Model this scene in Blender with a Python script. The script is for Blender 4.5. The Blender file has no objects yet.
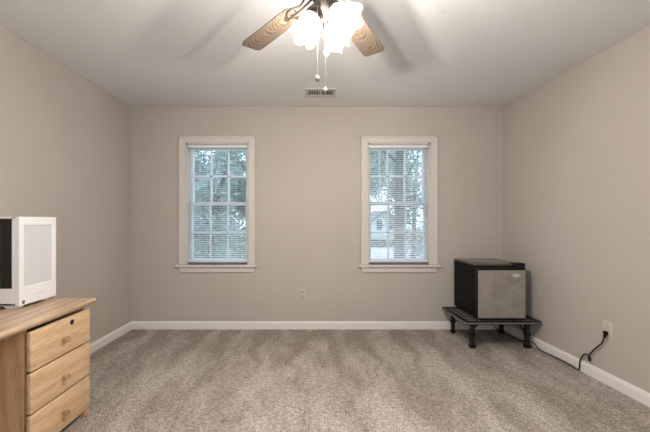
import bpy, bmesh, math, random
from mathutils import Vector, Matrix, Euler

random.seed(7)
S = bpy.context.scene
COL = S.collection
PI = math.pi

# ------------------------------------------------------------------ camera, world, lights, exposure
F = 325.0                 # focal length in pixels (18 mm on a 36 mm sensor)
H = 1.187                 # camera height
VX, VY = 306.0, 221.0     # vanishing point of the room's depth axis
cam_d = bpy.data.cameras.new('camera')
cam_d.sensor_width = 36.0
cam_d.lens = 36.0 * F / 650.0
cam_d.shift_x = (325.0 - VX) / 650.0
cam_d.shift_y = (VY - 216.0) / 650.0
cam_d.clip_start = 0.02
cam = bpy.data.objects.new('camera', cam_d)
COL.objects.link(cam)
cam.location = (0, 0, H)
cam.rotation_euler = (PI / 2, 0, 0)
S.camera = cam

w = bpy.data.worlds.new('sky')
S.world = w
w.use_nodes = True
bg = w.node_tree.nodes['Background']
bg.inputs['Color'].default_value = (0.60, 0.79, 1.0, 1)
bg.inputs['Strength'].default_value = 3.15

def area(name, loc, rot, sx, sy, power, color):
    l = bpy.data.lights.new(name, 'AREA')
    l.shape = 'RECTANGLE'; l.size = sx; l.size_y = sy
    l.energy = power; l.color = color
    o = bpy.data.objects.new(name, l)
    COL.objects.link(o); o.location = loc; o.rotation_euler = rot
    return o
# added fill light, set in the rear wall opening behind the camera
area('rear_fill', (0.1, -0.96, 1.45), (PI / 2, 0, 0), 1.2, 1.2, 15.0, (0.95, 0.97, 1.0))

LAMP_POWER = 45.0
LAMP_COLOR = (1.0, 0.95, 0.895)

S.view_settings.view_transform = 'Standard'
S.view_settings.look = 'None'
S.view_settings.gamma = 1.0
S.view_settings.use_curve_mapping = False
S.view_settings.exposure = 0.0
S.cycles.max_bounces = 8
S.cycles.diffuse_bounces = 3
S.cycles.transparent_max_bounces = 16
S.cycles.caustics_reflective = False
S.cycles.caustics_refractive = False

# ------------------------------------------------------------------ room dimensions
BY = 3.571                # back wall
RY = -0.91                # rear wall
CZ = 2.44                 # ceiling
def xl(y): return -1.918 - 0.0275 * (BY - y)
def xr(y): return 2.154 + 0.0308 * (BY - y)
def px(x, y): return (x - VX) / F * y
def pz(yy, y): return H + (VY - yy) / F * y

# ------------------------------------------------------------------ materials
def mat(name, color=(.8, .8, .8), rough=.5, metal=0.0, spec=.5, emit=None, estr=0.0, coat=0.0):
    m = bpy.data.materials.new(name); m.use_nodes = True
    b = m.node_tree.nodes['Principled BSDF']
    b.inputs['Base Color'].default_value = (*color, 1)
    b.inputs['Roughness'].default_value = rough
    b.inputs['Metallic'].default_value = metal
    b.inputs['Specular IOR Level'].default_value = spec
    b.inputs['Coat Weight'].default_value = coat
    if emit:
        b.inputs['Emission Color'].default_value = (*emit, 1)
        b.inputs['Emission Strength'].default_value = estr
    return m
def N(m, t, **kw):
    n = m.node_tree.nodes.new(t)
    for k, v in kw.items():
        if k in n.inputs: n.inputs[k].default_value = v
        else: setattr(n, k, v)
    return n
def L(m, a, b): m.node_tree.links.new(a, b)
def coords(m, scale=(1, 1, 1), rot=(0, 0, 0)):
    tc = N(m, 'ShaderNodeTexCoord'); mp = N(m, 'ShaderNodeMapping')
    mp.inputs['Scale'].default_value = scale; mp.inputs['Rotation'].default_value = rot
    L(m, tc.outputs['Object'], mp.inputs['Vector'])
    return mp.outputs['Vector']
def ramp(m, stops):
    r = N(m, 'ShaderNodeValToRGB'); e = r.color_ramp.elements
    while len(e) < len(stops): e.new(0.5)
    for i, (p, c) in enumerate(stops):
        e[i].position = p; e[i].color = (*c, 1)
    return r
def bump(m, height, strength, dist):
    b = N(m, 'ShaderNodeBump'); b.inputs['Strength'].default_value = strength
    b.inputs['Distance'].default_value = dist
    L(m, height, b.inputs['Height'])
    L(m, b.outputs['Normal'], m.node_tree.nodes['Principled BSDF'].inputs['Normal'])
def BC(m): return m.node_tree.nodes['Principled BSDF'].inputs['Base Color']
def noise(m, vec, scale, detail=4, rough=.5, dist=0.0):
    n = N(m, 'ShaderNodeTexNoise'); n.inputs['Scale'].default_value = scale
    n.inputs['Detail'].default_value = detail; n.inputs['Roughness'].default_value = rough
    n.inputs['Distortion'].default_value = dist
    L(m, vec, n.inputs['Vector']); return n

def paint(name, c, bscale=180, bstr=.12, var=.03):
    m = mat(name, c, .85, spec=.25)
    v = coords(m)
    n = noise(m, v, 1.3, 3)
    r = ramp(m, [(.3, tuple(x * (1 - var) for x in c)), (.7, tuple(min(1, x * (1 + var)) for x in c))])
    L(m, n.outputs['Fac'], r.inputs['Fac']); L(m, r.outputs['Color'], BC(m))
    n2 = noise(m, v, bscale, 3)
    bump(m, n2.outputs['Fac'], bstr, .004)
    return m
M_wall = paint('greige wall paint', (.52, .462, .405))
M_ceil = paint('textured ceiling paint', (.79, .78, .77), 55, .5, .03)
M_trim = paint('cream trim paint', (.67, .61, .56), 60, .03, .01)
M_base = paint('lit trim paint', (.82, .775, .725), 60, .03, .01)  # same paint as the trim, made lighter to carry the baseboards' brighter light
M_trimw = mat('white vinyl sash', (.88, .89, .92), .4)
M_blind = mat('white blind slat', (.82, .83, .86), .45)

def carpet():
    m = mat('beige cut pile carpet', (.4, .35, .3), .95, spec=.1)
    v = coords(m)
    vs = coords(m, (1.0, .42, 1.0), (0, 0, .12))
    n1 = noise(m, vs, 3.6, 7, .66, .35)
    n2 = noise(m, v, 95, 3, .75)
    n3 = noise(m, v, 34, 4, .7)
    r1 = ramp(m, [(.38, (.42, .36, .305)), (.5, (.535, .47, .41)), (.60, (.63, .565, .50))])
    L(m, n1.outputs['Fac'], r1.inputs['Fac'])
    # wedge shaped lanes the vacuum cleaner left in the pile near the back wall
    sp = N(m, 'ShaderNodeSeparateXYZ'); L(m, v, sp.inputs[0])
    def MA(op, a, b=None, c=None, clamp=False):
        n = N(m, 'ShaderNodeMath', operation=op); n.use_clamp = clamp
        for i, q in enumerate((a, b, c)):
            if q is None: continue
            if isinstance(q, (int, float)): n.inputs[i].default_value = q
            else: L(m, q, n.inputs[i])
        return n.outputs[0]
    wob = noise(m, v, 1.7, 3, .5)
    xw = MA('MULTIPLY_ADD', wob.outputs['Fac'], .55, sp.outputs['X'])
    saw = MA('PINGPONG', MA('MULTIPLY', xw, 2.9), .5)
    thr = MA('MULTIPLY_ADD', sp.outputs['Y'], -.30, 1.22)
    dk = MA('MULTIPLY', MA('SUBTRACT', MA('MULTIPLY_ADD', n3.outputs['Fac'], .12, saw), thr), 6.0, clamp=True)
    fade = MA('MULTIPLY', MA('SUBTRACT', sp.outputs['Y'], 2.05), 2.5, clamp=True)
    dk = MA('MULTIPLY', MA('MULTIPLY', dk, fade), .75)
    mxl = N(m, 'ShaderNodeMix', data_type='RGBA'); L(m, dk, mxl.inputs['Factor'])
    L(m, r1.outputs['Color'], mxl.inputs['A']); mxl.inputs['B'].default_value = (.39, .33, .275, 1)
    r2 = ramp(m, [(.40, (.42, .41, .40)), (.60, (1.28, 1.27, 1.26))])
    L(m, n2.outputs['Fac'], r2.inputs['Fac'])
    mx = N(m, 'ShaderNodeMix', data_type='RGBA', blend_type='MULTIPLY')
    mx.inputs['Factor'].default_value = .8
    L(m, mxl.outputs['Result'], mx.inputs['A']); L(m, r2.outputs['Color'], mx.inputs['B'])
    r3 = ramp(m, [(.38, (.68, .67, .66)), (.60, (1.14, 1.14, 1.14))])
    L(m, n3.outputs['Fac'], r3.inputs['Fac'])
    mx2 = N(m, 'ShaderNodeMix', data_type='RGBA', blend_type='MULTIPLY')
    mx2.inputs['Factor'].default_value = .8
    L(m, mx.outputs['Result'], mx2.inputs['A']); L(m, r3.outputs['Color'], mx2.inputs['B'])
    L(m, mx2.outputs['Result'], BC(m))
    ad = N(m, 'ShaderNodeMath', operation='MULTIPLY_ADD')
    ad.inputs[1].default_value = 1.6
    L(m, n3.outputs['Fac'], ad.inputs[0]); L(m, n2.outputs['Fac'], ad.inputs[2])
    bump(m, ad.outputs[0], .7, .012)
    return m
M_carpet = carpet()

def wood(name, light, mid, dark, axis='y', rough=.4, ring=9.0, knots=True):
    m = mat(name, mid, rough, coat=.15)
    sc = {'x': (.55, 6, 6), 'y': (6, .55, 6), 'z': (6, 6, .55)}[axis]
    v = coords(m, sc)
    n0 = noise(m, v, 1.1, 3, .5, .8)
    wv = N(m, 'ShaderNodeTexWave', wave_type='BANDS', bands_direction='DIAGONAL')
    wv.inputs['Scale'].default_value = ring / 6.0
    wv.inputs['Distortion'].default_value = 5.0
    wv.inputs['Detail'].default_value = 3.15
    wv.inputs['Detail Scale'].default_value = .8
    L(m, v, wv.inputs['Vector'])
    fine = noise(m, v, 22, 4, .6)
    mm = N(m, 'ShaderNodeMath', operation='MULTIPLY_ADD'); mm.inputs[1].default_value = .45
    L(m, wv.outputs['Fac'], mm.inputs[0])
    m3 = N(m, 'ShaderNodeMath', operation='MULTIPLY'); m3.inputs[1].default_value = .55
    L(m, n0.outputs['Fac'], m3.inputs[0]); L(m, m3.outputs[0], mm.inputs[2])
    r = ramp(m, [(.15, light), (.5, mid), (.85, dark)])
    L(m, mm.outputs[0], r.inputs['Fac'])
    r2 = ramp(m, [(.35, (.84, .82, .8)), (.65, (1.08, 1.08, 1.08))])
    L(m, fine.outputs['Fac'], r2.inputs['Fac'])
    mx = N(m, 'ShaderNodeMix', data_type='RGBA', blend_type='MULTIPLY'); mx.inputs['Factor'].default_value = 1
    L(m, r.outputs['Color'], mx.inputs['A']); L(m, r2.outputs['Color'], mx.inputs['B'])
    last = mx.outputs['Result']
    L(m, last, BC(m))
    bump(m, fine.outputs['Fac'], .05, .002)
    return m
M_pine_y = wood('honey pine drawer front', (.78, .545, .335), (.73, .485, .28), (.63, .40, .215), 'y')
M_pine_top = wood('honey pine desk top', (.68, .50, .335), (.60, .42, .265), (.42, .27, .16), 'y', .35)
M_pine_z = wood('orange pine side panel', (.72, .44, .24), (.64, .375, .195), (.54, .30, .15), 'z')
M_knob = wood('turned pine knob', (.58, .34, .16), (.48, .27, .12), (.36, .19, .08), 'x')
def oak():
    m = mat('washed oak fan blade', (.5, .38, .27), .45)
    v = coords(m)
    sx = N(m, 'ShaderNodeSeparateXYZ'); L(m, v, sx.inputs[0])
    nz = noise(m, v, 7, 3, .5)
    y2 = N(m, 'ShaderNodeMath', operation='POWER'); y2.inputs[1].default_value = 2
    ab = N(m, 'ShaderNodeMath', operation='ABSOLUTE'); L(m, sx.outputs['Y'], ab.inputs[0]); L(m, ab.outputs[0], y2.inputs[0])
    k1 = N(m, 'ShaderNodeMath', operation='MULTIPLY_ADD'); k1.inputs[1].default_value = 22.0
    L(m, y2.outputs[0], k1.inputs[0]); L(m, sx.outputs['X'], k1.inputs[2])
    k2 = N(m, 'ShaderNodeMath', operation='MULTIPLY_ADD'); k2.inputs[1].default_value = .2
    L(m, nz.outputs['Fac'], k2.inputs[0]); L(m, k1.outputs[0], k2.inputs[2])
    k3 = N(m, 'ShaderNodeMath', operation='MULTIPLY'); k3.inputs[1].default_value = 210.0; L(m, k2.outputs[0], k3.inputs[0])
    sn = N(m, 'ShaderNodeMath', operation='SINE'); L(m, k3.outputs[0], sn.inputs[0])
    hm = N(m, 'ShaderNodeMath', operation='MULTIPLY_ADD'); hm.inputs[1].default_value = .5; hm.inputs[2].default_value = .5
    L(m, sn.outputs[0], hm.inputs[0])
    r = ramp(m, [(.05, (.07, .045, .027)), (.40, (.15, .11, .075)), (.9, (.185, .14, .10))])
    L(m, hm.outputs[0], r.inputs['Fac']); L(m, r.outputs['Color'], BC(m))
    return m
M_oak = oak()
M_dark = mat('dark keyhole metal', (.03, .02, .015), .4, .6)

M_black = mat('black satin plastic', (.007, .0065, .0065), .45, spec=.25)
M_blackm = mat('black powder coated steel', (.014, .013, .013), .42, .3)
M_railg = mat('worn grey steel edge', (.30, .28, .27), .38, .6)
M_wire = mat('dark steel wire', (.55, .52, .50), .25, .9)
M_cab = mat('black fridge cabinet', (.004, .0035, .004), .5, spec=.12)
M_top = mat('black glossy fridge top', (.10, .085, .075), .14, .45, spec=.9)
def steel():
    m = mat('grey stainless door', (.34, .305, .265), .42, .35)
    v = coords(m)
    n = noise(m, v, 9, 5, .65, .6)
    r = ramp(m, [(.3, (.27, .24, .205)), (.7, (.41, .37, .325))])
    L(m, n.outputs['Fac'], r.inputs['Fac']); L(m, r.outputs['Color'], BC(m))
    n2 = noise(m, v, 6, 3, .5)
    r2 = ramp(m, [(.3, (.3, .3, .3)), (.7, (.5, .5, .5))])
    L(m, n2.outputs['Fac'], r2.inputs['Fac'])
    L(m, r2.outputs['Color'], m.node_tree.nodes['Principled BSDF'].inputs['Roughness'])
    return m
M_steel = steel()
M_silver = mat('silver badge', (.75, .73, .69), .25, .8)
M_badge = mat('grey badge field', (.36, .33, .30), .4, .3)
M_almond = mat('almond outlet plastic', (.60, .53, .42), .45)
M_almond2 = mat('deeper almond receptacle', (.50, .39, .235), .45)
M_wallplate = mat('wall coloured outlet plate', (.57, .50, .425), .5)
M_slot = mat('dark slots', (.02, .018, .015), .6)
M_white = mat('white powder coat', (.86, .84, .82), .45)
M_mesh = mat('pale perforated panel', (.60, .59, .58), .6)
def perforated():
    m = M_mesh
    v = coords(m, (1, 1, 1))
    vo = N(m, 'ShaderNodeTexVoronoi', feature='F1'); vo.inputs['Scale'].default_value = 330
    vo.inputs['Randomness'].default_value = .15
    L(m, v, vo.inputs['Vector'])
    r = ramp(m, [(.2, (.36, .355, .35)), (.42, (.66, .65, .64))])
    L(m, vo.outputs['Distance'], r.inputs['Fac']); L(m, r.outputs['Color'], BC(m))
perforated()
M_pcb = mat('black circuit board', (.012, .012, .014), .5)
M_brass = mat('antique brass', (.11, .088, .07), .5, .6)
M_nickel = mat('pale chain metal', (.34, .30, .26), .4, .7)
M_ventw = mat('off white register', (.60, .565, .53), .5)
M_ventd = mat('dark duct', (.035, .03, .028), .8)

def glassy(name, tint=(1, 1, 1), refl=.08):
    m = bpy.data.materials.new(name); m.use_nodes = True
    nt = m.node_tree; nt.nodes.remove(nt.nodes['Principled BSDF'])
    out = nt.nodes['Material Output']
    t = N(m, 'ShaderNodeBsdfTransparent'); t.inputs['Color'].default_value = (*tint, 1)
    g = N(m, 'ShaderNodeBsdfGlossy'); g.inputs['Roughness'].default_value = .02
    mx = N(m, 'ShaderNodeMixShader'); mx.inputs['Fac'].default_value = refl
    L(m, t.outputs[0], mx.inputs[1]); L(m, g.outputs[0], mx.inputs[2]); L(m, mx.outputs[0], out.inputs['Surface'])
    return m
M_glass = glassy('window glass', (.96, .98, 1.0), .05)
M_tint = glassy('tinted case glass', (.35, .33, .33), .06)

def shade_glass():
    m = bpy.data.materials.new('lit frosted glass'); m.use_nodes = True
    nt = m.node_tree; nt.nodes.remove(nt.nodes['Principled BSDF'])
    out = nt.nodes['Material Output']
    t = N(m, 'ShaderNodeBsdfTransparent'); t.inputs['Color'].default_value = (.66, .655, .65, 1)
    tr = N(m, 'ShaderNodeBsdfTranslucent'); tr.inputs['Color'].default_value = (.95, .93, .9, 1)
    g = N(m, 'ShaderNodeBsdfPrincipled'); g.inputs['Base Color'].default_value = (.9, .88, .85, 1); g.inputs['Roughness'].default_value = .25
    mx = N(m, 'ShaderNodeMixShader'); mx.inputs['Fac'].default_value = .45
    L(m, tr.outputs[0], mx.inputs[1]); L(m, g.outputs[0], mx.inputs[2])
    mx2 = N(m, 'ShaderNodeMixShader'); mx2.inputs['Fac'].default_value = .12
    L(m, t.outputs[0], mx2.inputs[1]); L(m, mx.outputs[0], mx2.inputs[2])
    L(m, mx2.outputs[0], out.inputs['Surface'])
    return m
M_shade = shade_glass()
M_bulb = mat('lit bulb', (1, 1, 1), .4, emit=(1.0, .9, .76), estr=4.0)

M_bark = mat('grey brown bark', (.12, .105, .095), .9)
def leafmat(name, c):
    m = mat(name, c, .6)
    b = m.node_tree.nodes['Principled BSDF']
    tr = N(m, 'ShaderNodeBsdfTranslucent'); tr.inputs['Color'].default_value = (c[0] * 1.2, c[1] * 1.3, c[2], 1)
    mx = N(m, 'ShaderNodeMixShader'); mx.inputs['Fac'].default_value = .4
    L(m, b.outputs[0], mx.inputs[1]); L(m, tr.outputs[0], mx.inputs[2])
    L(m, mx.outputs[0], m.node_tree.nodes['Material Output'].inputs['Surface'])
    return m
M_leaf1 = leafmat('green leaves', (.37, .41, .41))
M_leaf2 = leafmat('pale green leaves', (.38, .42, .41))
M_leaf3 = leafmat('dark leaves', (.16, .19, .18))
M_lawn = paint('lawn', (.26, .33, .17), 30, .4, .15)
M_drive = paint('pale concrete', (.72, .72, .72), 40, .2, .05)
M_siding = paint('white siding', (.80, .80, .80), 10, .1, .02)
M_roof = paint('grey shingles', (.25, .25, .27), 20, .3, .1)

# ------------------------------------------------------------------ mesh helpers
class MB:
    def __init__(s): s.bm = bmesh.new()
    def box(s, a, b, bev=0.0, seg=2):
        x0, y0, z0 = (min(p, q) for p, q in zip(a, b)); x1, y1, z1 = (max(p, q) for p, q in zip(a, b))
        t = bmesh.new()
        bmesh.ops.create_cube(t, size=1.0)
        for v in t.verts:
            v.co = Vector(((x0 + x1) / 2 + v.co.x * (x1 - x0), (y0 + y1) / 2 + v.co.y * (y1 - y0), (z0 + z1) / 2 + v.co.z * (z1 - z0)))
        if bev > 0:
            bmesh.ops.bevel(t, geom=list(t.edges), offset=bev, segments=seg, affect='EDGES', profile=.5)
        s.merge(t); return s
    def merge(s, t, mtx=None):
        if mtx is not None: t.transform(mtx)
        me = bpy.data.meshes.new('tmp'); t.to_mesh(me); t.free(); s.bm.from_mesh(me); bpy.data.meshes.remove(me)
        return s
    def prism(s, pts, axis, a, b):
        """pts: 2D outline; extruded along axis from a to b"""
        def mk(p, q):
            if axis == 'z': return (p[0], p[1], q)
            if axis == 'y': return (p[0], q, p[1])
            return (q, p[0], p[1])
        v0 = [s.bm.verts.new(mk(p, a)) for p in pts]; v1 = [s.bm.verts.new(mk(p, b)) for p in pts]
        n = len(pts)
        s.bm.faces.new(v0); s.bm.faces.new(v1[::-1])
        for i in range(n): s.bm.faces.new((v0[i], v1[i], v1[(i + 1) % n], v0[(i + 1) % n]))
        return s
    def hexa(s, p):
        """8 corners: bottom 4 ccw, top 4 ccw"""
        v = [s.bm.verts.new(q) for q in p]
        for f in ((0, 3, 2, 1), (4, 5, 6, 7), (0, 1, 5, 4), (1, 2, 6, 5), (2, 3, 7, 6), (3, 0, 4, 7)):
            s.bm.faces.new([v[i] for i in f])
        return s
    def tube(s, pts, r, n=8, smooth=0):
        pts = [Vector(p) for p in pts]
        if smooth:
            n0 = len(pts); pts = catmull(pts, smooth)
            if isinstance(r, (list, tuple)):
                q = [i / (len(pts) - 1) * (n0 - 1) for i in range(len(pts))]
                r = [r[int(f)] + (r[min(int(f) + 1, n0 - 1)] - r[int(f)]) * (f - int(f)) for f in q]
        rr = r if isinstance(r, (list, tuple)) else [r] * len(pts)
        up = None; rings = []
        for i, p in enumerate(pts):
            d = (pts[min(i + 1, len(pts) - 1)] - pts[max(i - 1, 0)]).normalized()
            if up is None:
                up = d.orthogonal().normalized()
            up = (up - d * up.dot(d))
            up = up.normalized() if up.length > 1e-6 else d.orthogonal().normalized()
            sd = d.cross(up)
            rings.append([s.bm.verts.new(p + (up * math.cos(2 * PI * k / n) + sd * math.sin(2 * PI * k / n)) * rr[i]) for k in range(n)])
        for a, b in zip(rings, rings[1:]):
            for k in range(n): s.bm.faces.new((a[k], a[(k + 1) % n], b[(k + 1) % n], b[k]))
        s.bm.faces.new(rings[0][::-1]); s.bm.faces.new(rings[-1])
        return s
    def lathe(s, prof, n=24, mtx=None, fn=None, cap=True):
        """prof: (radius, height) list about z"""
        t = bmesh.new(); rings = []
        for r, h in prof:
            ring = []
            for k in range(n):
                a = 2 * PI * k / n
                rr, hh = (r, h) if fn is None else fn(r, h, a)
                ring.append(t.verts.new((rr * math.cos(a), rr * math.sin(a), hh)))
            rings.append(ring)
        for a, b in zip(rings, rings[1:]):
            for k in range(n): t.faces.new((a[k], a[(k + 1) % n], b[(k + 1) % n], b[k]))
        if cap:
            t.faces.new(rings[0][::-1]); t.faces.new(rings[-1])
        return s.merge(t, mtx)
def catmull(p, k):
    out = []
    for i in range(len(p) - 1):
        a = p[max(i - 1, 0)]; b = p[i]; c = p[i + 1]; d = p[min(i + 2, len(p) - 1)]
        for j in range(k):
            t = j / k
            out.append(.5 * ((2 * b) + (c - a) * t + (2 * a - 5 * b + 4 * c - d) * t * t + (3 * b - a - 3 * c + d) * t ** 3))
    out.append(p[-1]); return out

def root_loc(o):
    while o.parent: o = o.parent
    return o.location.copy()
def obj(name, mb, m, parent=None, loc=None, smooth=False, kind=None, label=None):
    """link a mesh; its geometry is given in world space and stored relative to its thing"""
    bm = mb.bm
    off = root_loc(parent) if parent else Vector(loc or (0, 0, 0))
    bmesh.ops.translate(bm, verts=bm.verts, vec=-off)
    bmesh.ops.recalc_face_normals(bm, faces=bm.faces)
    me = bpy.data.meshes.new(name); bm.to_mesh(me); bm.free()
    me.materials.append(m)
    if smooth:
        for p in me.polygons: p.use_smooth = True
        me.set_sharp_from_angle(angle=math.radians(40))
    o = bpy.data.objects.new(name, me); COL.objects.link(o)
    if parent: o.parent = parent
    else: o.location = off
    if kind: o['kind'] = kind
    if label: o['label'] = label
    return o
def thing(name, label, cat, loc=(0, 0, 0), group=None):
    o = bpy.data.objects.new(name, None); COL.objects.link(o); o.location = loc
    o.empty_display_size = .05
    o['label'] = label; o['category'] = cat
    if group: o['group'] = group
    return o
def tag(o, label, cat, group=None):
    o['label'] = label; o['category'] = cat
    if group: o['group'] = group
    return o

# ------------------------------------------------------------------ room shell
T = .16
obj('floor', MB().hexa([(xl(RY) - .1, RY - .1, -.1), (xr(RY) + .1, RY - .1, -.1), (xr(BY) + .1, BY + .02, -.1), (xl(BY) - .1, BY + .02, -.1),
                        (xl(RY) - .1, RY - .1, 0), (xr(RY) + .1, RY - .1, 0), (xr(BY) + .1, BY + .02, 0), (xl(BY) - .1, BY + .02, 0)]), M_carpet, kind='structure')
obj('ceiling', MB().hexa([(xl(RY) - T, RY - T, CZ), (xr(RY) + T, RY - T, CZ), (xr(BY) + T, BY + T, CZ), (xl(BY) - T, BY + T, CZ),
                          (xl(RY) - T, RY - T, CZ + .1), (xr(RY) + T, RY - T, CZ + .1), (xr(BY) + T, BY + T, CZ + .1), (xl(BY) - T, BY + T, CZ + .1)]), M_ceil, kind='structure')
def side_slab(name, f, off0, off1, z0, z1, m, y0=RY, y1=BY):
    a0, a1 = f(y0) + off0, f(y1) + off0; b0, b1 = f(y0) + off1, f(y1) + off1
    return obj(name, MB().hexa([(a0, y0, z0), (b0, y0, z0), (b1, y1, z0), (a1, y1, z0), (a0, y0, z1), (b0, y0, z1), (b1, y1, z1), (a1, y1, z1)]), m, kind='structure')
side_slab('wall_left', xl, -T, 0, 0, CZ, M_wall)
side_slab('wall_right', xr, 0, T, 0, CZ, M_wall)

# back wall with the two window openings
OW, Z0, Z1 = .345, pz(264.5, BY), pz(143.2, BY)
WC = [px(217.3, BY), px(399.0, BY)]
b = MB()
xs = [xl(BY) - T, WC[0] - OW, WC[0] + OW, WC[1] - OW, WC[1] + OW, xr(BY) + T]
for i in (0, 2, 4): b.box((xs[i], BY, 0), (xs[i + 1], BY + T, CZ))
for i in (1, 3):
    b.box((xs[i], BY, 0), (xs[i + 1], BY + T, Z0)); b.box((xs[i], BY, Z1), (xs[i + 1], BY + T, CZ))
obj('wall_back', b, M_wall, kind='structure')
b = MB()   # rear wall, behind the camera, with an opening added for the fill light
b.box((xl(RY) - T, RY - T, 0), (-.55, RY, CZ)); b.box((.75, RY - T, 0), (xr(RY) + T, RY, CZ))
b.box((-.55, RY - T, 0), (.75, RY, .8)); b.box((-.55, RY - T, 2.1), (.75, RY, CZ))
obj('wall_rear', b, M_wall, kind='structure')

# baseboards: flat board with a stepped, sloped cap
BP = [(0, 0), (.014, 0), (.014, .062), (.011, .072), (.006, .084), (0, .086)]
def baseboard(name, p0, p1, nrm):
    p0, p1, n = Vector(p0), Vector(p1), Vector(nrm)
    b = MB(); v = []
    for p in (p0, p1): v.append([b.bm.verts.new(p + n * q[0] + Vector((0, 0, q[1]))) for q in BP])
    k = len(BP)
    for i in range(k): b.bm.faces.new((v[0][i], v[1][i], v[1][(i + 1) % k], v[0][(i + 1) % k]))
    b.bm.faces.new(v[0][::-1]); b.bm.faces.new(v[1])
    obj(name, b, M_base, kind='structure')
baseboard('baseboard_back', (xl(BY), BY, 0), (xr(BY), BY, 0), (0, -1, 0))
baseboard('baseboard_left', (xl(RY), RY, 0), (xl(BY), BY, 0), (1, 0, 0))
baseboard('baseboard_right', (xr(RY), RY, 0), (xr(BY), BY, 0), (-1, 0, 0))
baseboard('baseboard_rear', (xl(RY), RY, 0), (xr(RY), RY, 0), (0, 1, 0))

# ------------------------------------------------------------------ windows
ZM = pz(203.5, BY)
def window(n, cx):
    r = bpy.data.objects.new('window_%d' % n, None); COL.objects.link(r); r.location = (cx, BY, Z0); r['kind'] = 'structure'
    cw = .074
    b = MB()   # casing with a raised outer bead
    for sx in (-1, 1):
        b.box((cx + sx * OW, BY - .016, Z0 + .0), (cx + sx * (OW + cw), BY, Z1 + cw), .003)
        b.box((cx + sx * (OW + cw - .018), BY - .022, Z0), (cx + sx * (OW + cw), BY, Z1 + cw), .004)
    b.box((cx - OW, BY - .016, Z1), (cx + OW, BY, Z1 + cw), .003)
    b.box((cx - OW - cw, BY - .022, Z1 + cw - .018), (cx + OW + cw, BY, Z1 + cw), .004)
    obj('casing', b, M_trim, r)
    b = MB()
    b.box((cx - OW - cw - .028, BY - .045, Z0 - .026), (cx + OW + cw + .022, BY + .10, Z0), .006, 3)
    obj('window_stool', b, M_trim, r)
    b = MB()
    b.prism([(cx - OW - cw, Z0 - .026), (cx + OW + cw, Z0 - .026), (cx + OW + cw - .022, Z0 - .082), (cx - OW - cw + .022, Z0 - .082)], 'y', BY - .018, BY)
    obj('apron', b, M_trim, r)
    b = MB()
    for sx in (-1, 1): b.box((cx + sx * (OW - .016), BY + .0, Z0), (cx + sx * OW, BY + T, Z1))
    b.box((cx - OW, BY, Z1 - .014), (cx + OW, BY + T, Z1))
    obj('jamb', b, M_trim, r)
    W = OW - .017
    def sash(name, z0, z1, y0, y1, sw, rb, rt):
        b = MB()
        b.box((cx - W, y0, z0), (cx - W + sw, y1, z1), .003); b.box((cx + W - sw, y0, z0), (cx + W, y1, z1), .003)
        b.box((cx - W + sw, y0, z0), (cx + W - sw, y1, z0 + rb), .003); b.box((cx - W + sw, y0, z1 - rt), (cx + W - sw, y1, z1), .003)
        gx0, gx1 = cx - W + sw, cx + W - sw
        for k in (1, 2):
            x = gx0 + (gx1 - gx0) * k / 3
            b.box((x - .010, y0 + .006, z0 + rb), (x + .010, y1 - .006, z1 - rt))
        zc = (z0 + rb + z1 - rt) / 2
        b.box((gx0, y0 + .006, zc - .010), (gx1, y1 - .006, zc + .010))
        o = obj(name, b, M_trimw, r)
        g = MB().box((gx0, (y0 + y1) / 2 - .002, z0 + rb), (gx1, (y0 + y1) / 2 + .002, z1 - rt))
        obj('pane', g, M_glass, o)
    sash('upper_sash', ZM - .018, Z1 - .014, BY + .105, BY + .135, .034, .036, .040)
    sash('lower_sash', Z0, ZM + .018, BY + .068, BY + .098, .034, .052, .036)
    b = MB(); b.box((cx - .03, BY + .058, ZM + .004), (cx + .03, BY + .068, ZM + .018), .003)
    obj('sash_lock', b, M_trimw, r)
    return r
window(1, WC[0]); window(2, WC[1])

def blind(cx, label, tilt, wand):
    t = thing('window_blind', label, 'blind', (cx, BY + .035, Z0), 'white mini blinds in the two windows')
    W = OW - .020; yc = BY + .034
    obj('headrail', MB().box((cx - W, yc - .016, Z1 - .046), (cx + W, yc + .016, Z1 - .016), .002), M_blind, t)
    zt, zb = Z1 - .056, Z0 + .052
    n = int((zt - zb) / .0205); b = MB()
    for i in range(n):
        z = zb + .012 + (zt - zb - .012) * i / (n - 1); d = .0115
        dy, dz = d * math.cos(tilt), d * math.sin(tilt)
        # a slat: shallow crowned strip with a little thickness
        ys = [(-dy, -dz), (0, .0016), (dy, dz)]
        up = [[b.bm.verts.new((x, yc + q[0], z + q[1] + .0004)) for q in ys] for x in (cx - W, cx + W)]
        dn = [[b.bm.verts.new((x, yc + q[0], z + q[1] - .0004)) for q in ys] for x in (cx - W, cx + W)]
        for k in range(2):
            b.bm.faces.new((up[0][k], up[1][k], up[1][k + 1], up[0][k + 1]))
            b.bm.faces.new((dn[0][k], dn[0][k + 1], dn[1][k + 1], dn[1][k]))
        b.bm.faces.new((up[0][0], dn[0][0], dn[1][0], up[1][0])); b.bm.faces.new((up[0][2], up[1][2], dn[1][2], dn[0][2]))
    obj('slats', b, M_blind, t)
    obj('bottom_rail', MB().box((cx - W, yc - .013, Z0 + .026), (cx + W, yc + .013, Z0 + .052), .003), M_blind, t)
    for fx in (-.62, .62):
        b = MB()
        for dy in (-.013, .013): b.tube([(cx + fx * W, yc + dy, Z1 - .046), (cx + fx * W, yc + dy, Z0 + .036)], .0009, 5)
        obj('ladder_cord', b, M_blind, t)
    for sx in (-1, 1):
        obj('end_bracket', MB().box((cx + sx * W, yc - .018, Z1 - .05), (cx + sx * (W + .004), yc + .018, Z1 - .0145)), M_slot, t)
    if wand:
        xw = cx + wand
        obj('tilt_wand', MB().tube([(xw, yc - .022, Z1 - .046), (xw, yc - .022, Z1 - .64)], .0035, 6), M_blind, t)
    return t
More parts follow.
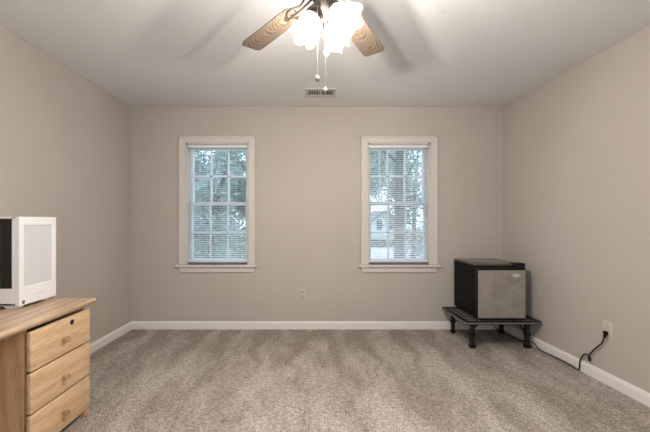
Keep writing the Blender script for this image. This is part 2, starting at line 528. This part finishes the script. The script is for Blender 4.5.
blind(WC[0], 'white mini blind hanging in the left window, in front of green foliage', math.radians(11), 0)
blind(WC[1], 'white mini blind with tilt wand hanging in the right window, the one nearer the fridge', math.radians(22), px(379.5, BY) - WC[1])

# ------------------------------------------------------------------ ceiling vent
vy0, vy1 = 3.06, 3.27
vx0, vx1 = px(305.5, 3.16), px(336, 3.16)
t = thing('ceiling_vent', 'off white slotted metal air register on the ceiling near the back wall', 'vent', ((vx0 + vx1) / 2, 3.165, CZ))
b = MB(); gy0, gy1 = 3.105, 3.225; gx = [px(307.8, 3.16), px(319.6, 3.16), px(321.2, 3.16), px(333.2, 3.16)]
z0 = CZ - .008
b.box((vx0, vy0, z0), (vx1, gy0, CZ)); b.box((vx0, gy1, z0), (vx1, vy1, CZ))
b.box((vx0, gy0, z0), (gx[0], gy1, CZ)); b.box((gx[1], gy0, z0), (gx[2], gy1, CZ)); b.box((gx[3], gy0, z0), (vx1, gy1, CZ))
obj('frame', b, M_ventw, t)
obj('duct_opening', MB().box((gx[0] - .002, gy0 - .002, CZ - .0015), (gx[3] + .002, gy1 + .002, CZ - .0002)), M_ventd, t)
for k in (0, 2):
    b = MB(); n = 7
    for i in range(n):
        x = gx[k] + (gx[k + 1] - gx[k]) * (i + .5) / n
        b.hexa([(x - .006, gy0, CZ - .0075), (x - .0035, gy0, CZ - .0075), (x - .0035, gy1, CZ - .0075), (x - .006, gy1, CZ - .0075),
                (x - .001, gy0, CZ - .002), (x + .0015, gy0, CZ - .002), (x + .0015, gy1, CZ - .002), (x - .001, gy1, CZ - .002)])
    obj('louvre', b, M_ventw, t)

# ------------------------------------------------------------------ ceiling fan
FX, FY = .0895, 1.40
BZ = H + 1.0
fan = thing('ceiling_fan', 'ceiling fan with washed oak blades and three lit tulip glass shades', 'ceiling fan', (FX, FY, CZ))
def at_fan(prof): return MB().lathe(prof, 32, Matrix.Translation((FX, FY, 0)))
obj('canopy', at_fan([(.075, CZ), (.078, CZ - .02), (.07, CZ - .05), (.05, CZ - .065), (.03, CZ - .075)]), M_brass, fan, smooth=True)
obj('motor_housing', at_fan([(.03, CZ - .07), (.09, CZ - .085), (.115, CZ - .11), (.12, CZ - .17), (.115, CZ - .215), (.085, CZ - .245), (.06, CZ - .255), (.055, CZ - .29)]), M_brass, fan, smooth=True)
obj('light_fitter', at_fan([(.055, BZ + .0), (.062, BZ - .01), (.058, BZ - .03), (.042, BZ - .05), (.05, BZ - .065), (.052, BZ - .085), (.04, BZ - .105), (.02, BZ - .12), (.012, BZ - .13), (.014, BZ - .14), (.004, BZ - .152)]), M_brass, fan, smooth=True)
def blade_bm():
    b = MB(); bm = b.bm
    prof = [(.20, .042), (.215, .053), (.27, .058), (.42, .061), (.556, .064), (.604, .064), (.622, .057), (.63, .044)]
    pit = math.radians(-4)
    up, dn = [], []
    for r, hw in prof:
        ru, rd = [], []
        for s in (-1, -.5, 0, .5, 1):
            y = s * hw * math.cos(pit); z = s * hw * math.sin(pit)
            ru.append(bm.verts.new((r, y, z + .003))); rd.append(bm.verts.new((r, y, z - .003)))
        up.append(ru); dn.append(rd)
    for i in range(len(prof) - 1):
        for k in range(4):
            bm.faces.new((up[i][k], up[i + 1][k], up[i + 1][k + 1], up[i][k + 1]))
            bm.faces.new((dn[i][k], dn[i][k + 1], dn[i + 1][k + 1], dn[i + 1][k]))
        bm.faces.new((up[i][0], dn[i][0], dn[i + 1][0], up[i + 1][0])); bm.faces.new((up[i][4], up[i + 1][4], dn[i + 1][4], dn[i][4]))
    for i in (0, -1):
        for k in range(4): bm.faces.new((up[i][k], up[i][k + 1], dn[i][k + 1], dn[i][k]))
    return b
def iron_bm():
    b = MB()
    pit = math.radians(-4)
    for s in (-1, 1):   # two scrolled arms and a leaf shaped plate under the blade
        b.tube([(.05, s * .012, .012), (.10, s * .030, .004), (.15, s * .022, -.006), (.19, s * .040, -.010), (.235, s * .034, -.008), (.25, s * .012, -.008)], .0055, 8, 4)
    b.tube([(.05, 0, .012), (.12, 0, .0), (.20, 0, -.009), (.275, 0, -.009)], .006, 8, 4)
    b.lathe([(.004, -.013), (.012, -.010), (.012, -.004)], 12, Matrix.Translation((.275, 0, 0)))
    b.lathe([(.004, -.016), (.010, -.013), (.010, -.006)], 12, Matrix.Translation((.225, .034, .002)))
    b.lathe([(.004, -.016), (.010, -.013), (.010, -.006)], 12, Matrix.Translation((.225, -.034, -.004)))
    return b
b0 = i0 = None
for k, a in enumerate([-41.0, 31.0, 103.0, 175.0, 247.0]):
    if b0 is None:
        b0 = obj('blade', blade_bm(), M_oak); i0 = obj('blade_iron', iron_bm(), M_brass, smooth=True)
        bl, ir = b0, i0
    else:
        bl, ir = b0.copy(), i0.copy(); COL.objects.link(bl); COL.objects.link(ir)
    bl.parent = fan; bl.location = (0, 0, BZ - CZ); bl.rotation_euler = (0, 0, math.radians(90 - a))
    ir.parent = bl
SH = [(.024, 0), (.030, .004), (.035, .014), (.036, .022), (.040, .034), (.046, .052), (.047, .068), (.045, .082), (.048, .096), (.056, .108), (.065, .117)]
def ruffle(r, h, a):
    f = max(0, (h - .06) / .057)
    return r * (1 + .10 * f * f * math.sin(6 * a)) , h + .009 * f * f * math.sin(6 * a + 1.2) + .004 * f * math.sin(11 * a)
shade0 = None
for n_, m_ in (((313, 17, 1.41), (303.5, 35, 1.38)), ((331, 24, 1.485), (337, 48, 1.555)), ((332, 11, 1.35), (349.5, 21, 1.28))):
    p2 = Vector((px(n_[0], n_[2]), n_[2], pz(n_[1], n_[2]))); pm = Vector((px(m_[0], m_[2]), m_[2], pz(m_[1], m_[2])))
    ax = (pm - p2).normalized(); p2 = pm - ax * .121
    d = Vector((p2.x - FX, p2.y - FY, 0)).normalized()
    p0 = Vector((FX, FY, BZ - .045)) + d * .03
    am = MB().tube([p0, p0 + d * .025 + Vector((0, 0, .012)), p2 - ax * .03 + Vector((0, 0, .012)), p2 - ax * .008], .008, 10, 4)
    q = ax.to_track_quat('Z', 'Y')
    am.lathe([(.012, -.022), (.026, -.016), (.033, -.004), (.038, .012), (.040, .030), (.0385, .030), (.0365, .012), (.030, -.002)], 24, Matrix.Translation(p2) @ q.to_matrix().to_4x4())  # opaque cup added round the shade neck to block light going upward
    arm = obj('lamp_arm', am, M_brass, fan, smooth=True)
    sb = MB().lathe(SH, 72, fn=ruffle, cap=False)
    sh = obj('glass_shade', sb, M_shade, smooth=True)
    sh.parent = arm
    sh.location = p2 - Vector(fan.location); sh.rotation_euler = q.to_euler()
    bb = MB().lathe([(.009, .002), (.010, .010), (.015, .020), (.017, .030), (.015, .038), (.009, .044), (.003, .046)], 20)
    bo = obj('bulb', bb, M_bulb, smooth=True); bo.parent = arm
    bo.location = sh.location; bo.rotation_euler = sh.rotation_euler
    ld = bpy.data.lights.new('bulb_glow', 'POINT'); ld.energy = LAMP_POWER; ld.color = LAMP_COLOR; ld.shadow_soft_size = .022
    lo = bpy.data.objects.new('bulb_glow', ld); COL.objects.link(lo); lo.parent = fan
    lo.location = sh.location + ax * .076
for x, y0, y1 in ((317.5, -2, 79), (325.5, 0, 91)):
    yy = FY - .035 if x < 320 else FY - .06
    X = px(x, yy); zt = BZ - .09; zb = pz(y1 - 1.5, yy)
    b = MB().tube([(X, yy, zb), (X, yy, zt)], .0014, 6)
    ch = obj('pull_chain', b, M_nickel, fan)
    b = MB().lathe([(.002, zb + .010), (.006, zb + .006), (.0095, zb - .003), (.0095, zb - .009), (.006, zb - .016), (.002, zb - .019)], 14, Matrix.Translation((X, yy, 0)))
    obj('pull_knob', b, M_nickel, ch, smooth=True)

# ------------------------------------------------------------------ pine desk
DX, DTZ = -1.34, .704
DY0, DY1 = 1.585, 2.016     # drawer pedestal
desk = thing('pine_desk', 'honey pine desk with a three drawer pedestal against the left wall', 'desk', (-1.6, 1.5, 0))
b = MB(); x0, x1, y0, y1 = -1.905, -1.318, .78, 2.05
b.box((x0, y0, DTZ - .030), (x1, y1, DTZ), .012, 4)
obj('desktop', b, M_pine_top, desk, smooth=True)
b = MB().box((x0 + .01, y0 + .02, DTZ - .046), (-1.352, y1 - .02, DTZ - .030), .004)
obj('moulding', b, M_pine_y, desk)
for a in (DY0, DY1 - .018): obj('side_panel', MB().box((-1.815, a, .03), (DX - .036, a + .018, DTZ - .046)), M_pine_z, desk)
b = MB(); b.box((-1.815, DY0 + .018, .03), (-1.80, DY1 - .018, DTZ - .046)); b.box((-1.80, DY0 + .018, .03), (DX - .03, DY1 - .018, .05))
obj('modesty_panel', MB().box((-1.815, .832, .30), (-1.80, DY0, DTZ - .046)), M_pine_z, desk)
obj('back_panel', b, M_pine_z, desk)
obj('end_panel', MB().box((-1.815, .81, 0), (DX - .02, .832, DTZ - .046)), M_pine_z, desk)
zs = [(.447, .643), (.240, .438), (.036, .231)]
kz = [.536, .329, .131]
for (a, c), z in zip(zs, kz):
    b = MB().box((DX - .026, DY0 - .001, a), (DX, DY1 + .002, c), .007, 3)
    d = obj('drawer', b, M_pine_y, desk, smooth=True)
    mt = Matrix.Translation((DX, 1.793, z)) @ Matrix.Rotation(PI / 2, 4, 'Y')
    b = MB().lathe([(.011, 0), (.009, .006), (.008, .012), (.014, .019), (.0165, .025), (.014, .030), (.006, .033)], 20, mt)
    obj('knob', b, M_knob, d, smooth=True)
    if z > .5:
        mt = Matrix.Translation((DX, 1.861, .609)) @ Matrix.Rotation(PI / 2, 4, 'Y')
        b = MB().lathe([(.0145, 0), (.0145, .002), (.008, .003)], 20, mt)
        obj('keyhole', b, M_dark, d)
for yy in (DY0 + .03, DY1 - .024):
    for xx in (-1.785, DX - .024): obj('foot', MB().box((xx - .022, yy - .022, 0), (xx + .022, yy + .022, .031), .003), M_pine_z, desk)

# ------------------------------------------------------------------ computer case on the desk
CX, CY0, CY1 = -1.56, 1.770, 2.030
CB, CT = DTZ + .018, 1.211
CX0 = -1.855
pc = thing('computer_case', 'white computer tower with pale mesh front and dark glass side on the desk', 'computer', (-1.7, 1.89, DTZ))
b = MB(); q = .012
b.box((CX0, CY0, CT - q), (CX - .0245, CY1, CT), .003); b.box((CX0, CY0, CB), (CX - .0245, CY1, CB + .016), .003)
b.box((CX0, CY1 - q, CB), (CX - .0245, CY1, CT), .003); b.box((CX0, CY0, CB), (CX0 + q, CY1, CT), .003)
b.box((CX - .044, CY0, CB), (CX - .0245, CY0 + .02, CT), .003)
b.box((CX0, CY0, CB), (CX - .044, CY0 + .014, CB + .095), .0015)
obj('chassis', b, M_white, pc)
# front panel facing the room: frame with recessed mesh
my0, my1, mz0, mz1 = 1.800, 1.999, .822, 1.163
b = MB()
b.box((CX - .024, CY0, CB - .002), (CX, my0, CT), .003); b.box((CX - .024, my1, CB), (CX, CY1, CT), .003)
b.box((CX - .024, my0 - .004, mz1), (CX, my1 + .004, CT), .003); b.box((CX - .024, my0 - .004, CB), (CX, my1 + .004, mz0), .003)
fp = obj('front_panel', b, M_white, pc)
obj('mesh_insert', MB().box((CX - .018, my0 - .002, mz0 - .002), (CX - .005, my1 + .002, mz1 + .002)), M_mesh, fp)
obj('accent_slit', MB().box((CX - .002, 1.862, .764), (CX + .0008, 1.944, .768)), M_mesh, fp)
lg = obj('logo_badge', MB().box((CX - .002, CY0 + .016, CB + .006), (CX + .001, CY0 + .034, CB + .026), .002), M_black, fp)
b = MB(); b.box((CX + .0008, CY0 + .019, CB + .012), (CX + .0016, CY0 + .031, CB + .014)); b.box((CX + .0008, CY0 + .021, CB + .018), (CX + .0016, CY0 + .029, CB + .020))
obj('logo_mark', b, M_white, lg)
obj('glass_side', MB().box((CX0 + .012, CY0 + .002, CB + .095), (CX - .044, CY0 + .006, CT - q)), M_tint, pc)
b = MB().box((CX0 + .02, CY1 - .07, CB + .03), (CX - .03, CY1 - .05, CT - .02)); obj('motherboard', b, M_pcb, pc)
b = MB().box((CX0 + .04, CY0 + .05, .90), (CX - .05, CY1 - .08, .945), .004); obj('graphics_card', b, M_black, pc)
b = MB()
for zc in (1.12, 1.02):
    b.lathe([(.044, -.012), (.050, -.012), (.050, .012), (.044, .012), (.044, -.012)], 24, Matrix.Translation((-1.68, CY1 - .09, zc)) @ Matrix.Rotation(PI / 2, 4, 'X'), cap=False)
    for k in range(7):
        a = 2 * PI * k / 7
        b.hexa([(-1.68 + math.cos(a + s) * r, CY1 - .09 + yo, zc + math.sin(a + s) * r) for yo in (-.003, .003) for r, s in ((.012, -.2), (.043, .1), (.043, .55), (.012, .3))])
obj('case_fan', b, M_black, pc)
for yy in (CY0 + .03, CY1 - .045):
    for xx in (CX - .055, CX0 + .05):
        b = MB().hexa([(xx - .030, yy - .016, DTZ), (xx + .030, yy - .016, DTZ), (xx + .030, yy + .016, DTZ), (xx - .030, yy + .016, DTZ),
                (xx - .045, yy - .022, CB + .002), (xx + .045, yy - .022, CB + .002), (xx + .045, yy + .022, CB + .002), (xx - .045, yy + .022, CB + .002)])
        obj('foot', b, M_white, pc)

# ------------------------------------------------------------------ low stand
SX0, SX1, SY0, SY1, SZ = 1.450, 2.153, 2.955, 3.475, .270
st = thing('metal_stand', 'low black metal stand with wire grid deck and folding legs under the fridge', 'stand', ((SX0 + SX1) / 2, (SY0 + SY1) / 2, 0))
def rrect(x0, y0, x1, y1, r, n=5):
    p = []
    for cx, cy, a0 in ((x1 - r, y1 - r, 0), (x0 + r, y1 - r, 90), (x0 + r, y0 + r, 180), (x1 - r, y0 + r, 270)):
        for k in range(n + 1):
            a = math.radians(a0 + 90 * k / n); p.append((cx + r * math.cos(a), cy + r * math.sin(a)))
    return p
def ring(b, pout, pin, z0, z1):
    n = len(pout); V = [[b.bm.verts.new((*p, z)) for p in pp] for pp, z in ((pout, z0), (pout, z1), (pin, z1), (pin, z0))]
    for i in range(n):
        j = (i + 1) % n
        for k in range(4): b.bm.faces.new((V[k][i], V[k][j], V[(k + 1) % 4][j], V[(k + 1) % 4][i]))
b = MB(); ring(b, rrect(SX0, SY0, SX1, SY1, .022), rrect(SX0 + .028, SY0 + .028, SX1 - .028, SY1 - .028, .012), SZ - .026, SZ)
obj('frame', b, M_blackm, st)
b = MB(); ring(b, rrect(SX0 - .003, SY0 - .003, SX1 + .003, SY1 + .003, .024), rrect(SX0 + .001, SY0 + .001, SX1 - .001, SY1 - .001, .021), SZ - .019, SZ - .009)
obj('edge_band', b, M_railg, st)
b = MB(); zg = SZ - .006; xa, xb, ya, yb = SX0 + .022, SX1 - .022, SY0 + .022, SY1 - .022
n = 15
for i in range(1, n): 
    x = xa + (xb - xa) * i / n; b.tube([(x, ya, zg), (x, yb, zg)], .0034, 6)
for i in range(1, 9):
    y = ya + (yb - ya) * i / 9; b.tube([(xa, y, zg - .004), (xb, y, zg - .004)], .0034, 6)
obj('wire_deck', b, M_wire, st)
obj('deck_panel', MB().box((SX0 + .02, SY0 + .02, SZ - .016), (SX1 - .02, SY1 - .02, SZ - .0135)), M_blackm, st)
b = MB()
for yy in (3.12, 3.32): b.box((SX0 + .02, yy - .015, SZ - .030), (SX1 - .02, yy + .015, SZ - .014), .002)
obj('cross_bar', b, M_blackm, st)
for lx, sx in ((1.556, 1), (2.072, -1)):
    for ly, sy in ((3.045, 1), (3.445, -1)):
        b = MB(); h = .019 if ly < 3.2 else .017
        b.box((lx - h, ly - h, .028), (lx + h, ly + h, SZ - .024), .004)
        lg = obj('leg', b, M_blackm, st)
        b = MB().box((lx - h - .006, ly - h - .006, 0), (lx + h + .006, ly + h + .006, .034), .006); obj('leg_cap', b, M_black, lg)
        b = MB().box((lx - h - .005, ly - h - .005, .115), (lx + h + .005, ly + h + .005, .145), .004); obj('leg_collar', b, M_black, lg)
        b = MB().tube([(lx, ly + sy * .012, .145), (lx + sx * .10, ly + sy * .03, SZ - .022)], .008, 8); obj('brace', b, M_blackm, lg)

# ------------------------------------------------------------------ mini fridge
FX0, FX1, FY0, FY1, FZ0, FZ1 = 1.591, 2.035, 3.007, 3.492, SZ + .001, .788
fr = thing('mini_fridge', 'small black fridge with grey stainless door on the low metal stand', 'fridge', ((FX0 + FX1) / 2, 3.25, FZ0))
obj('cabinet', MB().box((FX0, FY0 + .055, FZ0 + .010), (FX1, FY1, FZ1 - .022), .004), M_cab, fr)
obj('top_panel', MB().box((FX0 - .002, FY0 + .03, FZ1 - .022), (FX1 + .002, FY1 + .002, FZ1 - .002), .005, 3), M_top, fr, smooth=True)
dr = obj('door', MB().box((FX0, FY0 + .006, FZ0 + .012), (FX1, FY0 + .052, FZ1 - .028), .006, 3), M_black, fr, smooth=True)
b = MB().box((FX0 + .004, FY0 - .001, FZ0 + .016), (FX1 - .003, FY0 + .008, FZ1 - .058), .003)
obj('steel_face', b, M_steel, dr, label='grey stainless door face')
obj('hinge_cover', MB().box((FX1 - .10, FY0 + .012, FZ1 - .03), (FX1 + .002, FY0 + .08, FZ1 + .006), .004), M_black, fr)
bx, bz = px(516.0, FY0), pz(275.5, FY0)
def ell(a, c, n=28): return [(bx + a * math.cos(2 * PI * k / n), bz + c * math.sin(2 * PI * k / n)) for k in range(n)]
b = MB().prism(ell(.045, .021), 'y', FY0 - .0035, FY0 - .0005); bd = obj('badge', b, M_silver, dr)
obj('badge_field', MB().prism(ell(.037, .0145), 'y', FY0 - .0042, FY0 - .003), M_badge, bd)
b = MB()   # the raised script on the badge, too small in the photograph to read
b.tube([(bx - .028 + .056 * i / 36, FY0 - .0045, bz + .0062 * math.sin(i * 1.05) * (1 - .25 * math.sin(i * .5))) for i in range(37)], .0013, 6, 2)
obj('badge_script', b, M_silver, bd)
for xx in (FX0 + .03, FX1 - .03):
    for yy in (FY0 + .09, FY1 - .03): obj('foot', MB().lathe([(.014, FZ0), (.014, FZ0 + .012)], 12, Matrix.Translation((xx, yy, 0))), M_black, fr)

# ------------------------------------------------------------------ wall outlets
ox, oz = px(302.3, BY), pz(294, BY)
t = thing('wall_outlet', 'small beige outlet on the back wall between the two windows', 'outlet', (ox, BY, oz))
obj('cover_plate', MB().box((ox - .035, BY - .006, oz - .057), (ox + .035, BY, oz + .057), .004, 3), M_wallplate, t, smooth=True)
for s in (-1, 1):
    r = obj('receptacle', MB().box((ox - .016, BY - .0085, oz + s * .025 - .0145), (ox + .016, BY - .005, oz + s * .025 + .0145), .004), M_almond2, t)
    b = MB()
    for dx in (-.0065, .0065): b.box((ox + dx - .0012, BY - .0090, oz + s * .025 - .003), (ox + dx + .0012, BY - .0083, oz + s * .025 + .006))
    obj('slots', b, M_slot, r)
def rwall(pxx, off):
    y = 2.4
    for _ in range(30): y = (xr(y) - off) * F / (pxx - VX)
    return Vector((xr(y) - off, y, 0))
p = rwall(608.2, 0.0); oy = p.y; oz2 = pz(330, oy)
rot = Matrix.Translation((p.x, oy, oz2)) @ Matrix.Rotation(math.atan(.0308), 4, 'Z')
def RB(bm): bm.bm.transform(rot); return bm
t = thing('wall_outlet', 'almond outlet with a black plug in it, low on the right wall', 'outlet', (p.x, oy, oz2))
obj('cover_plate', RB(MB().box((-.006, -.041, -.064), (0, .041, .064), .004, 3)), M_almond, t, smooth=True)
for s in (-1, 1):
    r = obj('receptacle', RB(MB().box((-.009, -.016, s * .025 - .0145), (-.005, .016, s * .025 + .0145), .004)), M_almond, t)
    b = MB()
    for dy in (-.0065, .0065): b.box((-.0098, dy - .0012, s * .025 - .003), (-.0088, dy + .0012, s * .025 + .006))
    obj('slots', RB(b), M_slot, r)

# ------------------------------------------------------------------ fridge power cord
pcord = thing('power_cord', 'black power cord running from the stand along the right baseboard to the outlet', 'cord', (2.07, 2.6, 0))
pts = [Vector((1.98, 3.502, .42)), Vector((2.00, 3.515, .22)), Vector((2.02, 3.49, .06)), Vector((2.055, 3.36, .03)), Vector((2.105, 3.18, .02))]
for a, c, off in ((533, 342.5, .022), (539, 350, .024), (547, 354, .026), (558, 358.5, .03), (570, 364.5, .03), (578.5, 369.5, .024), (580, 361, .020), (583.5, 355, .022), (587.5, 354.5, .024),
                  (590.5, 359, .026), (589.3, 360.8, .030), (588.6, 358, .032), (590.5, 353.5, .022), (596, 348, .020), (602, 343, .024), (605.2, 338.5, .026)):
    q = rwall(a, off); pts.append(Vector((q.x, q.y, max(.006, pz(c, q.y)))))
plug_z = oz2 - .025
pts[-1] = Vector((p.x - .026, oy + .002, plug_z - .022))
b = MB().tube(pts, .0048, 8, 6)
obj('cable', b, M_black, pcord, smooth=True)
b = MB()
b.merge(MB().box((-.030, -.014, -.010), (-.0092, .014, .018), .006, 3).bm, rot @ Matrix.Translation((0, 0, -.025)))
b.tube([(p.x - .022, oy, plug_z - .004), (p.x - .024, oy + .001, plug_z - .018), (p.x - .026, oy + .002, plug_z - .032)], [.012, .010, .006], 10)
obj('plug', b, M_black, pcord, smooth=True)

# ------------------------------------------------------------------ outdoors
GZ = -.5
obj('ground', MB().box((-40, BY + T + .2, GZ - .2), (40, 70, GZ)), M_lawn, kind='structure')
obj('driveway', MB().box((1.5, 11.0, GZ - .05), (9.5, 26, GZ + .012)), M_drive, kind='structure')
obj('street', MB().box((-40, 28, GZ - .05), (40, 33, GZ + .012)), M_drive, kind='structure')

def tree(x, y, ht, rad, zc, hz, nleaf, leaf, trunk_r, label, m, lean=0.0, seed=1, bare=False):
    rnd = random.Random(seed)
    t = thing('tree', label, 'tree', (x, y, GZ), 'trees outside the windows')
    b = MB()
    top = Vector((x + lean, y, GZ + ht * .82))
    b.tube([(x, y, GZ - .05), (x + lean * .2, y, GZ + ht * .3), (x + lean * .6, y + .05, GZ + ht * .6), top], [trunk_r * 1.25, trunk_r, trunk_r * .7, trunk_r * .25], 10, 0)
    obj('trunk', b, M_bark, t, smooth=True)
    b = MB(); tips = []
    for k in range(16):
        f = rnd.uniform(.25, .8); base = Vector((x + lean * f, y, GZ + ht * f))
        a = rnd.uniform(0, 2 * PI); rr = rad * rnd.uniform(.55, .95)
        tip = base + Vector((math.cos(a) * rr, math.sin(a) * rr * .8, rnd.uniform(.1, .7) * rad))
        mid = (base + tip) / 2 + Vector((0, 0, .12 * rad))
        b.tube([base, mid, tip], [trunk_r * .3, trunk_r * .2, trunk_r * .06], 6, 3); tips += [mid, tip, (mid + tip) / 2]
    obj('branches', b, M_bark, t, smooth=True)
    b = MB(); bm = b.bm
    cl = tips + [Vector((x + rnd.gauss(0, rad * .45), y + rnd.gauss(0, rad * .35), zc + rnd.uniform(-1, 1) * hz)) for _ in range(40)]
    for i in range(nleaf):
        c = rnd.choice(cl); s = rad * .16
        p = c + Vector((rnd.gauss(0, s), rnd.gauss(0, s), rnd.gauss(0, s)))
        q = Euler((rnd.uniform(-1, 1), rnd.uniform(-1, 1), rnd.uniform(0, 6.3))).to_matrix()
        l = leaf * rnd.uniform(.7, 1.3); wd = l * .32
        v = [bm.verts.new(p + q @ Vector(c2)) for c2 in ((0, 0, 0), (l * .45, wd, .18 * wd), (l, 0, 0), (l * .45, -wd, .18 * wd))]
        bm.faces.new((v[0], v[1], v[2])); bm.faces.new((v[0], v[2], v[3]))
    o = obj('foliage', b, m, t)
    return t
# left window: a bank of trees
tree(-4.9, 12.2, 6.5, 1.65, 2.0, 2.0, 5600, .23, .13, 'dense green tree outside the left window, left side of its panes', M_leaf1, .3, 11)
tree(-2.3, 15.2, 6.0, 1.6, 1.2, 1.5, 6000, .22, .12, 'pale green tree outside the left window, right side of its panes', M_leaf2, -.5, 12)
tree(-2.75, 9.0, 5.5, .85, .6, .9, 4500, .12, .06, 'young slender tree with slanting stem nearest outside the left window', M_leaf1, .9, 13)
tree(-6.6, 21.0, 7.5, 2.4, 2.0, 2.4, 8500, .22, .16, 'dark tree farther back outside the left window', M_leaf3, 0, 14)
# right window: a trunk close by, airy foliage
tree(px(399.5, 9.0), 9.0, 8.5, 2.2, 5.2, 1.3, 6500, .15, .135, 'straight trunked tree in the middle of the right window', M_leaf2, .05, 15)
tree(4.35, 13.2, 5.5, 1.3, 1.6, 1.6, 5000, .15, .08, 'airy pale tree at the right edge of the right window', M_leaf2, .2, 16)
tree(4.6, 24.0, 9.0, 2.8, 5.2, 2.2, 8500, .24, .16, 'tall tree behind the white house in the right window', M_leaf1, 0, 17)

hx0, hx1, hy = px(372, 27), px(398, 27), 27.0
hs = thing('house', 'white gabled house across the drive seen through the right window', 'house', ((hx0 + hx1) / 2, hy + 2, GZ))
zt = pz(222, hy); zp = pz(212, hy); hc = (hx0 + hx1) / 2
b = MB().prism([(hx0, GZ), (hx1, GZ), (hx1, zt), (hc, zp), (hx0, zt)], 'y', hy, hy + 5); wl = obj('house_wall', b, M_siding, hs)
b = MB()
for s in (-1, 1):
    e = hx0 if s < 0 else hx1
    b.prism([(e + s * .25, zt - .1), (e + s * .25, zt + .03), (hc, zp + .16), (hc, zp)], 'y', hy - .3, hy + 5.3)
obj('roof', b, M_roof, hs)
for f in (.28, .72):
    x = hx0 + (hx1 - hx0) * f
    obj('house_window', MB().box((x - .22, hy - .04, .5), (x + .22, hy, 1.3)), M_slot, hs)

def hedge(x0, x1, y, z1, label, seed):
    rnd = random.Random(seed); b = MB(); bm = b.bm
    for i in range(2600):
        p = Vector((rnd.uniform(x0, x1), y + rnd.gauss(0, .25), GZ + (z1 - GZ) * rnd.random() ** .7 * (1 + .1 * math.sin(i))))
        q = Euler((rnd.uniform(-1, 1), rnd.uniform(-1, 1), rnd.uniform(0, 6.3))).to_matrix(); l = .16
        v = [bm.verts.new(p + q @ Vector(c2)) for c2 in ((0, 0, 0), (l * .45, .06, .01), (l, 0, 0), (l * .45, -.06, .01))]
        bm.faces.new((v[0], v[1], v[2])); bm.faces.new((v[0], v[2], v[3]))
    tag(obj('hedge', b, M_leaf3, loc=((x0 + x1) / 2, y, GZ)), label, 'hedge')
hedge(px(370, 21), px(397, 21), 21, pz(241, 21), 'low dark hedge beyond the pale drive in the right window', 5)
